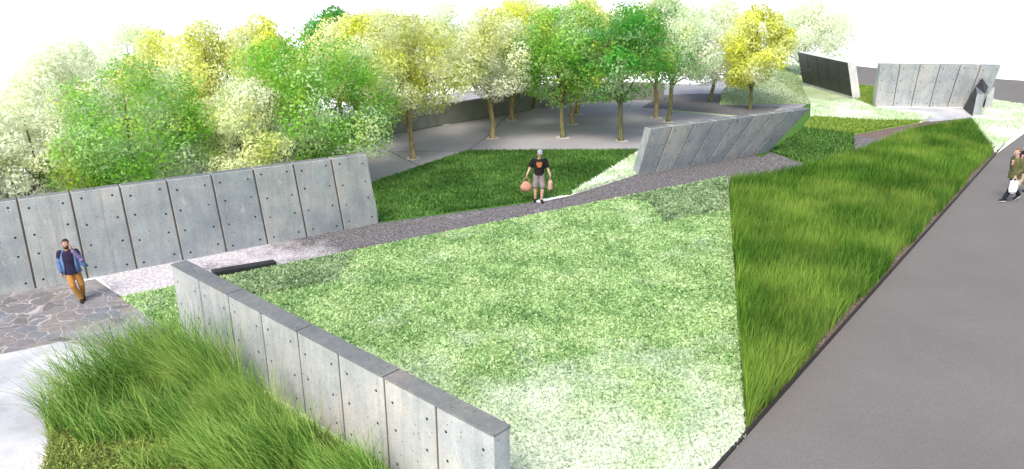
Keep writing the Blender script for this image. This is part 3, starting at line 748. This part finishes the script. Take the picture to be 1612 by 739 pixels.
def person(loc, rz, sc, J, skin, label, cat='person'):
    root = empty('person', loc, rz); root.scale = (sc, sc, sc); tag(root, label, cat)
    bm = bmesh.new(); hd = Vector(J['head']); nk = Vector(J['neck']); pv = Vector(J['pelvis'])
    fw = Vector(J.get('look', (0, -1, 0))).normalized(); sd = fw.cross(Vector((0, 0, 1))).normalized()*-1
    ch = pv.lerp(nk, .62)
    loft(bm, [(pv-Vector((0, 0, .08)), .13, .10), (pv, .165, .115), (pv.lerp(nk, .3), .14, .1), (ch, .175, .12), (pv.lerp(nk, .85), .17, .1), (nk-Vector((0, 0, .02)), .075, .06)], 18)
    limb(bm, [nk-Vector((0, 0, .04)), hd-Vector((0, 0, .07))], [.062, .055])
    # head: skull, jaw, nose, ears
    ball(bm, hd+Vector((0, 0, .03)), .1, (.78, .95, 1.05)) if abs(fw.y) > abs(fw.x) else ball(bm, hd+Vector((0, 0, .03)), .1, (.95, .78, 1.05))
    ball(bm, hd+fw*.022-Vector((0, 0, .055)), .062, (.95, .95, 1.0))
    limb(bm, [hd+fw*.088+Vector((0, 0, .018)), hd+fw*.11-Vector((0, 0, .02))], [.010, .017], 2, 8)
    for s_ in (-1, 1): ball(bm, hd+sd*s_*.078-Vector((0, 0, .0)), .026, (.4 if abs(fw.y) > .5 else .7, .7 if abs(fw.y) > .5 else .4, 1.1))
    for k in ('L', 'R'):
        sh, el, wr = (Vector(v) for v in J['arm'+k]); limb(bm, [sh, el, wr], [.052, .042, .028])
        hand(bm, wr, J['hand'+k][0], J['hand'+k][1], J['hand'+k][2] if len(J['hand'+k]) > 2 else .5)
        hp, kn, an = (Vector(v) for v in J['leg'+k]); limb(bm, [hp, kn, kn.lerp(an, .35), an], [.092, .060, .058, .038])
        tf = Vector(J['foot'+k]).normalized(); limb(bm, [an-Vector((0, 0, .04))-tf*.03, an-Vector((0, 0, .045))+tf*.12], [.035, .03])
    me = remeshed(bm, .0075)
    # eyes, brows and mouth added on the finished face
    bm = bmesh.new(); bm.from_mesh(me)
    for s_ in (-1, 1):
        ball(bm, hd+fw*.086+sd*s_*.031+Vector((0, 0, .018)), .0125, mi=1, seg=8); ball(bm, hd+fw*.095+sd*s_*.031+Vector((0, 0, .018)), .0065, mi=2, seg=8)
        limb(bm, [hd+fw*.092+sd*s_*.018+Vector((0, 0, .038)), hd+fw*.086+sd*s_*.046+Vector((0, 0, .038))], [.005, .004], 1, 6)
    a = len(bm.faces)
    limb(bm, [hd+fw*.085+sd*-.022-Vector((0, 0, .052)), hd+fw*.092-Vector((0, 0, .054)), hd+fw*.085+sd*.022-Vector((0, 0, .052))], [.004, .006, .004], 1, 6)
    bm.faces.ensure_lookup_table()
    for f in bm.faces[a:]: f.material_index = 3
    bm.to_mesh(me); bm.free()
    link('body', me, [skin, M_eye, M_pupil, M_lip], root)
    return root, hd, fw, sd, nk, pv
M_eye = plain('eye_white', (.75, .75, .72), .3, .02); M_pupil = plain('eye_dark', (.02, .015, .01), .2, .02); M_lip = plain('lip', (.35, .12, .1), .6, .05)
def skin_mat(n, c):
    s = NT(n, .55, .35); s.color(s.ramp(s.noise(9, 3), [(.3, tuple(x*.88 for x in c)), (.7, tuple(min(1, x*1.1) for x in c))]))
    s.b.inputs['Subsurface Weight'].default_value = .08; return s.m
def fabric(n, c, var=.25): return plain(n, c, .9, var, 5.0, .15, .4)
SK1 = skin_mat('skin_tan', (.42, .22, .15)); SK2 = skin_mat('skin_fair', (.50, .30, .24))
def garment(name, parent, mat, build, voxel=.011, smooth=3):
    bm = bmesh.new(); build(bm); return link(name, remeshed(bm, voxel, smooth), mat, parent)
def trousers(J, short=False, r=(.108, .082, .07, .068)):
    def b(bm):
        pv = Vector(J['pelvis']); loft(bm, [(pv+Vector((0, 0, .06)), .165, .125), (pv, .182, .135), (pv-Vector((0, 0, .07)), .165, .125)], 18)
        for k in ('L', 'R'):
            hp, kn, an = (Vector(v) for v in J['leg'+k])
            if short: limb(bm, [hp, hp.lerp(kn, .92)], [.112, .098])
            else: limb(bm, [hp, kn, kn.lerp(an, .5), an+Vector((0, 0, .015))], list(r))
    return b
def torso(J, grow=.02, sleeve=1.0, hem=.05, sr=(.075, .06, .045)):
    def b(bm):
        pv = Vector(J['pelvis']); nk = Vector(J['neck']); g = grow
        loft(bm, [(pv-Vector((0, 0, hem)), .175+g, .125+g), (pv.lerp(nk, .25), .155+g, .115+g), (pv.lerp(nk, .6), .182+g, .125+g), (pv.lerp(nk, .86), .18+g, .105+g), (nk-Vector((0, 0, .015)), .082+g*.5, .066+g*.5)], 20, wob=.015)
        for k in ('L', 'R'):
            sh, el, wr = (Vector(v) for v in J['arm'+k])
            if sleeve < .6: limb(bm, [sh, sh.lerp(el, sleeve*1.6)], [sr[0]+g*.4, sr[1]+.018])
            else: limb(bm, [sh, el, el.lerp(wr, .93)], [sr[0], sr[1], sr[2]])
    return b
def shoes(root, J, mat, sole=None):
    for k in ('L', 'R'):
        an = Vector(J['leg'+k][2]); tf = Vector(J['foot'+k]).normalized(); bm = bmesh.new(); dn = Vector((0, 0, 1))
        s_ = tf.cross(Vector((0, 0, 1))).normalized()
        loft(bm, [(an-dn*.045-tf*.075, .03, .03), (an-dn*.035-tf*.05, .042, .05), (an-dn*.03, .044, .058), (an-dn*.045+tf*.08, .047, .042), (an-dn*.055+tf*.15, .045, .032), (an-dn*.06+tf*.19, .028, .02)], 12, s_)
        sh = link('shoe', remeshed(bm, .009, 2), mat, root)
        if sole:
            bm = bmesh.new(); c = an-dn*.09; loft(bm, [(c-tf*.07, .028, .010), (c-tf*.04, .040, .010), (c+tf*.08, .044, .010), (c+tf*.15, .036, .010), (c+tf*.18, .016, .008)], 12, s_)
            me = bpy.data.meshes.new('sole'); bm.to_mesh(me); bm.free(); so = link('sole', me, sole, sh)
def hair(root, hd, fw, mat, sc=1.0, cut=.35):
    bm = bmesh.new(); u = Vector((0, 0, 1)); c = hd+u*.034-fw*.012
    ball(bm, c, .108*sc, (.80, .98, 1.04) if abs(fw.y) > .5 else (.98, .80, 1.04), seg=22)
    for v in bm.verts:
        v.co += (v.co-c).normalized()*.006*math.sin(v.co.x*210+v.co.z*160+v.co.y*190)
    dl = [v for v in bm.verts if (v.co-hd).dot(fw) > .03 and v.co.z < hd.z+.085 or v.co.z < hd.z-.03 or ((v.co-hd).dot(fw) > -.02 and v.co.z < hd.z+.03)]
    bmesh.ops.delete(bm, geom=dl, context='VERTS')
    me = bpy.data.meshes.new('hair'); bm.to_mesh(me); bm.free(); o = link('hair', me, mat, root)
    m = o.modifiers.new('s', 'SOLIDIFY'); m.thickness = .014; m.offset = -.5; return o

# man in the blue jacket, hand raised to his ear, one leg crossing in front of the other
J = dict(pelvis=(0, 0, .96), neck=(-.02, .01, 1.49), head=(-.02, -.02, 1.655), look=(.12, -1, 0),
         armL=((-.2, .01, 1.42), (-.27, .03, 1.14), (-.245, -.06, .90)), handL=((.15, -.12, -1), (1, 0, 0), .5),
         armR=((.17, .01, 1.42), (.285, -.07, 1.20), (.115, -.10, 1.50)), handR=((-.1, .05, 1), (-1, .3, 0), .45),
         legL=((-.085, 0, .93), (-.02, -.13, .51), (.10, -.04, .10)), legR=((.09, 0, .93), (.16, .02, .50), (.11, .20, .12)), footL=(.15, -1, 0), footR=(.25, -1, -.25))
fl = G(123, 476); hgt1 = 1.76
sc1 = height_at(123, 476, 377)/1.80
r1_, hd, fw, sd, nk, pv = person(fl+Vector((-.12*0, 0, .012)), R(20), sc1, J, SK1, 'bearded man in open blue jacket and tan trousers walking with a hand to his ear')
garment('trousers', r1_, fabric('tan_cotton', (.42, .20, .06)), trousers(J))
garment('shirt', r1_, fabric('navy_jersey', (.022, .02, .045)), torso(J, .024, .25, .13))
M_den = fabric('blue_denim', (.10, .17, .32)); M_mau = fabric('mauve_lining', (.17, .14, .27))
bm = bmesh.new()
loft(bm, [(pv-Vector((0, 0, .10)), .235, .175), (pv.lerp(nk, .2), .205, .155), (pv.lerp(nk, .55), .218, .155), (pv.lerp(nk, .84), .208, .135), (nk+Vector((0, .02, .005)), .105, .085)], 26,
     arc=(R(-50), R(230)), cap=False, wob=.03)
me = bpy.data.meshes.new('jacket'); bm.to_mesh(me); bm.free(); jk = link('jacket', me, M_den, r1_)
m = jk.modifiers.new('s', 'SOLIDIFY'); m.thickness = .016
def slv(k):
    def b(bm):
        sh, el, wr = (Vector(v) for v in J['arm'+k]); limb(bm, [sh, el, el.lerp(wr, .88)], [.082, .066, .052])
    return b
garment('sleeve', r1_, M_den, slv('L')); garment('sleeve', r1_, M_mau, slv('R'))
bm = bmesh.new(); loft(bm, [((.2, -.02, 1.22), .07, .02), ((.3, -.02, 1.06), .07, .018), ((.40, 0, .98), .03, .012)], 10)
me = bpy.data.meshes.new('jacket_flap'); bm.to_mesh(me); bm.free(); link('jacket_flap', me, M_den, r1_)
shoes(r1_, J, fabric('brown_leather', (.035, .022, .018)))
hair(r1_, hd, fw, plain('dark_hair', (.02, .014, .01), .7), .98)
bm = bmesh.new(); ball(bm, hd+fw*.03-Vector((0, 0, .062)), .067, (1, 1, .92), seg=16)
bmesh.ops.delete(bm, geom=[v for v in bm.verts if v.co.z > hd.z-.035 or (v.co-hd).dot(fw) < -.01], context='VERTS')
me = bpy.data.meshes.new('beard'); bm.to_mesh(me); bm.free(); link('beard', me, plain('beard_dark', (.03, .02, .015), .8), r1_)

# man in black shirt and shorts carrying two bags
J = dict(pelvis=(0, 0, .96), neck=(.0, .01, 1.49), head=(.02, -.03, 1.645), look=(.1, -1, -.1),
         armL=((-.19, .01, 1.42), (-.30, .02, 1.17), (-.40, -.06, .96)), handL=((-.3, -.1, -1), (1, 0, 0), 1.1),
         armR=((.19, .01, 1.42), (.29, .02, 1.15), (.37, -.08, .93)), handR=((.12, -.1, -1), (-1, 0, 0), 1.1),
         legL=((-.09, 0, .93), (-.12, -.06, .52), (-.12, -.02, .10)), legR=((.09, 0, .93), (.12, -.1, .52), (.09, -.12, .10)), footL=(-.2, -1, 0), footR=(.3, -1, 0))
sc2 = height_at(848, 320, 238)/1.79
r2_, hd, fw, sd, nk, pv = person(G(848, 318)+Vector((0, 0, .012)), 0, sc2, J, SK2, 'man in black printed shirt and grey shorts carrying two bags on the path')
garment('shorts', r2_, fabric('grey_cotton', (.20, .17, .18)), trousers(J, True))
garment('shirt', r2_, fabric('black_jersey', (.014, .013, .014)), torso(J, .015, .38, .03, (.085, .075, .06)))
# printed emblem: wings over a pointed shield, laid on the chest
bm = bmesh.new(); cz = 1.33
out = [(-.075, .05), (-.045, .065), (-.01, .055), (.03, .07), (.065, .05), (.08, .01), (.06, -.03), (.065, -.06), (.03, -.085), (0, -.075), (-.03, -.095), (-.055, -.05), (-.08, -.01)]
for grow_, dy_ in ((1.0, 0),):
    fr = [bm.verts.new((x, -.166-.0*abs(x)+.35*x*x*1.6, cz+z)) for x, z in [(a*1.25, b_*1.25) for a, b_ in out]]; cc = bm.verts.new((0, -.168, cz))
    for i in range(len(fr)): bm.faces.new((cc, fr[i], fr[(i+1) % len(fr)]))
me = bpy.data.meshes.new('shirt_print'); bm.to_mesh(me); bm.free()
pr = link('shirt_print', me, plain('orange_print', (.34, .12, .04), .8, .6, 25), r2_); mm = pr.modifiers.new('s', 'SOLIDIFY'); mm.thickness = .006
shoes(r2_, J, fabric('black_leather', (.02, .018, .018)))
# grey cap
bm = bmesh.new(); ball(bm, hd+Vector((0, .0, .05)), .108, (.86, 1.0, .95), seg=20)
bmesh.ops.delete(bm, geom=[v for v in bm.verts if v.co.z < hd.z+.045], context='VERTS')
loft(bm, [(hd+Vector((.0, -.08, .055)), .075, .008), (hd+Vector((.01, -.14, .045)), .07, .007), (hd+Vector((.015, -.18, .035)), .045, .006)], 12, Vector((1, 0, 0)))
me = bpy.data.meshes.new('cap'); bm.to_mesh(me); bm.free(); cp = link('cap', me, fabric('grey_cap', (.30, .30, .38)), r2_); mm = cp.modifiers.new('s', 'SOLIDIFY'); mm.thickness = .01

def bag(loc, w, dp, h, mat, handle, label, name='carrier_bag', hmat=None, taper=.8, round_=False):
    root = empty(name, loc); tag(root, label, 'bag'); bm = bmesh.new()
    prof = [(-h, .75), (-h*.93, .95), (-h*.6, 1.05), (-h*.3, .95), (0, taper)] if not round_ else [(-h, .35), (-h*.92, .75), (-h*.65, 1.05), (-h*.35, .95), (-h*.08, .55), (0, .3)]
    loft(bm, [((0, 0, z-handle), w/2*k, dp/2*k) for z, k in prof], 20, wob=.05)
    me = bpy.data.meshes.new('bag_body'); bm.to_mesh(me); bm.free(); link('bag_body', me, mat, root)
    bm = bmesh.new()
    for y in (-.2*dp, .2*dp):
        pts = [Vector((-w*.28, y, -handle)), Vector((-w*.2, y*.5, -handle*.4)), Vector((0, 0, .012)), Vector((w*.2, y*.5, -handle*.4)), Vector((w*.28, y, -handle))]
        limb(bm, pts, [.006]*5, 2, 6)
    me = bpy.data.meshes.new('handle'); bm.to_mesh(me); bm.free(); link('handle', me, hmat or mat, root); return root
base2 = G(848, 318)
def hp_(J, k, base, rz, sc, drop=.1):
    w = Vector(J['arm'+k][2]); dv = Vector(J['hand'+k][0]).normalized(); p = (w+dv*drop)*sc
    return base+Matrix.Rotation(rz, 3, 'Z') @ p
bag(hp_(J, 'L', base2, 0, sc2), .40, .26, .36, fabric('pink_woven', (.42, .22, .16)), .14, 'round pinkish bag swinging from the left hand seen on the path', taper=.7, round_=True)
bag(hp_(J, 'R', base2, 0, sc2), .15, .09, .34, fabric('rose_plastic', (.50, .27, .24)), .06, 'narrow rose coloured bag hanging on the right of the man in shorts')

# walker in olive jacket, mid stride towards the left
def walker(base, rz, sc, lab, top, topc, pant, hairm, skin, long=False, sole=True, flip=1):
    J = dict(pelvis=(0, 0, .93), neck=(-.05, 0, 1.46), head=(-.085, 0, 1.63), look=(-1, 0, -.05),
             armL=((-.03, .0-.185, 1.39), (.03, -.23, 1.13), (-.13, -.22, .93)), handL=((-.35, 0, -1), (0, 1, 0), 1.0),
             armR=((-.03, .185, 1.39), (.10, .22, 1.14), (.12, .22, .88)), handR=((.1, 0, -1), (0, -1, 0), .6),
             legL=((0, -.085*flip, .90), (-.11, -.09*flip, .52), (-.29, -.09*flip, .11)), legR=((0, .085*flip, .90), (.07, .09*flip, .50), (.36, .09*flip, .17)),
             footL=(-1, 0, .05), footR=(-1, 0, -.75))
    r_, hd, fw, sd, nk, pv = person(base, rz, sc, J, skin, lab)
    garment('trousers', r_, pant, trousers(J))
    def b(bm):
        g = .03; hem = .16 if not long else .42
        loft(bm, [(pv-Vector((0, 0, hem)), .155+g, .19+g), (pv.lerp(nk, .25), .135+g, .165+g), (pv.lerp(nk, .6), .135+g, .19+g), (pv.lerp(nk, .86), .115+g, .185+g), (nk, .085, .085)], 20, wob=.02)
        for k in ('L', 'R'):
            sh, el, wr = (Vector(v) for v in J['arm'+k]); limb(bm, [sh, el, el.lerp(wr, .92)], [.085, .07, .052])
        limb(bm, [nk+Vector((.02, -.05, .0)), nk+Vector((.04, 0, .02)), nk+Vector((.02, .05, .0))], [.04, .045, .04])
    garment('jacket', r_, topc, b)
    shoes(r_, J, fabric('black_suede', (.02, .02, .025)), M_sole if sole else None)
    hair(r_, hd, fw, hairm, 1.02); return r_, J
M_sole = plain('white_rubber', (.75, .75, .75), .6, .05)
sc3 = height_at(1588, 318, 236)/1.76
b3 = G(1589, 317)+Vector((0, 0, .02))
r3_, J3 = walker(b3, R(8), sc3, 'walker in olive jacket and dark trousers holding a white bag on the street', None, fabric('olive_canvas', (.10, .105, .045)),
                 fabric('dark_denim', (.018, .022, .035)), plain('brown_hair', (.17, .10, .06), .7, .3, 30), SK2)
bag(hp_(J3, 'L', b3, R(8), sc3), .30, .10, .42, fabric('white_paper', (.80, .80, .84), .05), .1, 'white paper shopping bag held by the walker in the olive jacket', hmat=M_sole, taper=.95)
b4 = G(1606, 314)+Vector((.42, .75, .02))
walker(b4, R(8), sc3*.97, 'walker in long dark coat and beige trousers, half hidden behind the olive jacket', None, fabric('black_wool', (.016, .018, .028)),
       fabric('beige_cotton', (.42, .33, .25)), plain('black_hair', (.02, .015, .012), .7, .3, 30), SK2, long=False, flip=1)

# ------------------------------------------------------------------ light, sky, camera
w = bpy.data.worlds.new('World'); SC.world = w; w.use_nodes = True
nt = w.node_tree; sky = nt.nodes.new('ShaderNodeTexSky'); sky.sky_type = 'NISHITA'; sky.sun_disc = False
EL, AZ = 52, 205          # sun behind the viewer, to the left of the line of sight
sky.sun_elevation = R(EL); sky.sun_rotation = R(AZ); sky.dust_density = 4; sky.air_density = 1.0; sky.ozone_density = 1.0
nt.links.new(sky.outputs[0], nt.nodes['Background'].inputs[0]); nt.nodes['Background'].inputs[1].default_value = .15
sd_ = Vector((math.sin(R(AZ))*math.cos(R(EL)), math.cos(R(AZ))*math.cos(R(EL)), math.sin(R(EL))))
sl = bpy.data.lights.new('sun', 'SUN'); sl.energy = 1.35; sl.angle = R(20); sl.color = (1, .95, .87)
so = bpy.data.objects.new('sun', sl); COL.objects.link(so); so.rotation_euler = sd_.to_track_quat('Z', 'Y').to_euler(); so.location = (0, 0, 40)

cam = bpy.data.cameras.new('camera'); co_ = bpy.data.objects.new('camera', cam); COL.objects.link(co_)
cam.sensor_width = 36; cam.lens = 36*F/1612; cam.clip_end = 6000; cam.clip_start = .1
co_.location = (0, 0, H); co_.rotation_euler = (math.pi/2-P, 0, 0); SC.camera = co_
vs = SC.view_settings; vs.view_transform = 'Standard'; vs.look = 'None'; vs.gamma = 1; vs.use_curve_mapping = False; vs.exposure = EXPO = 1.0
SC.cycles.max_bounces = 6; SC.cycles.diffuse_bounces = 3; SC.cycles.transmission_bounces = 3
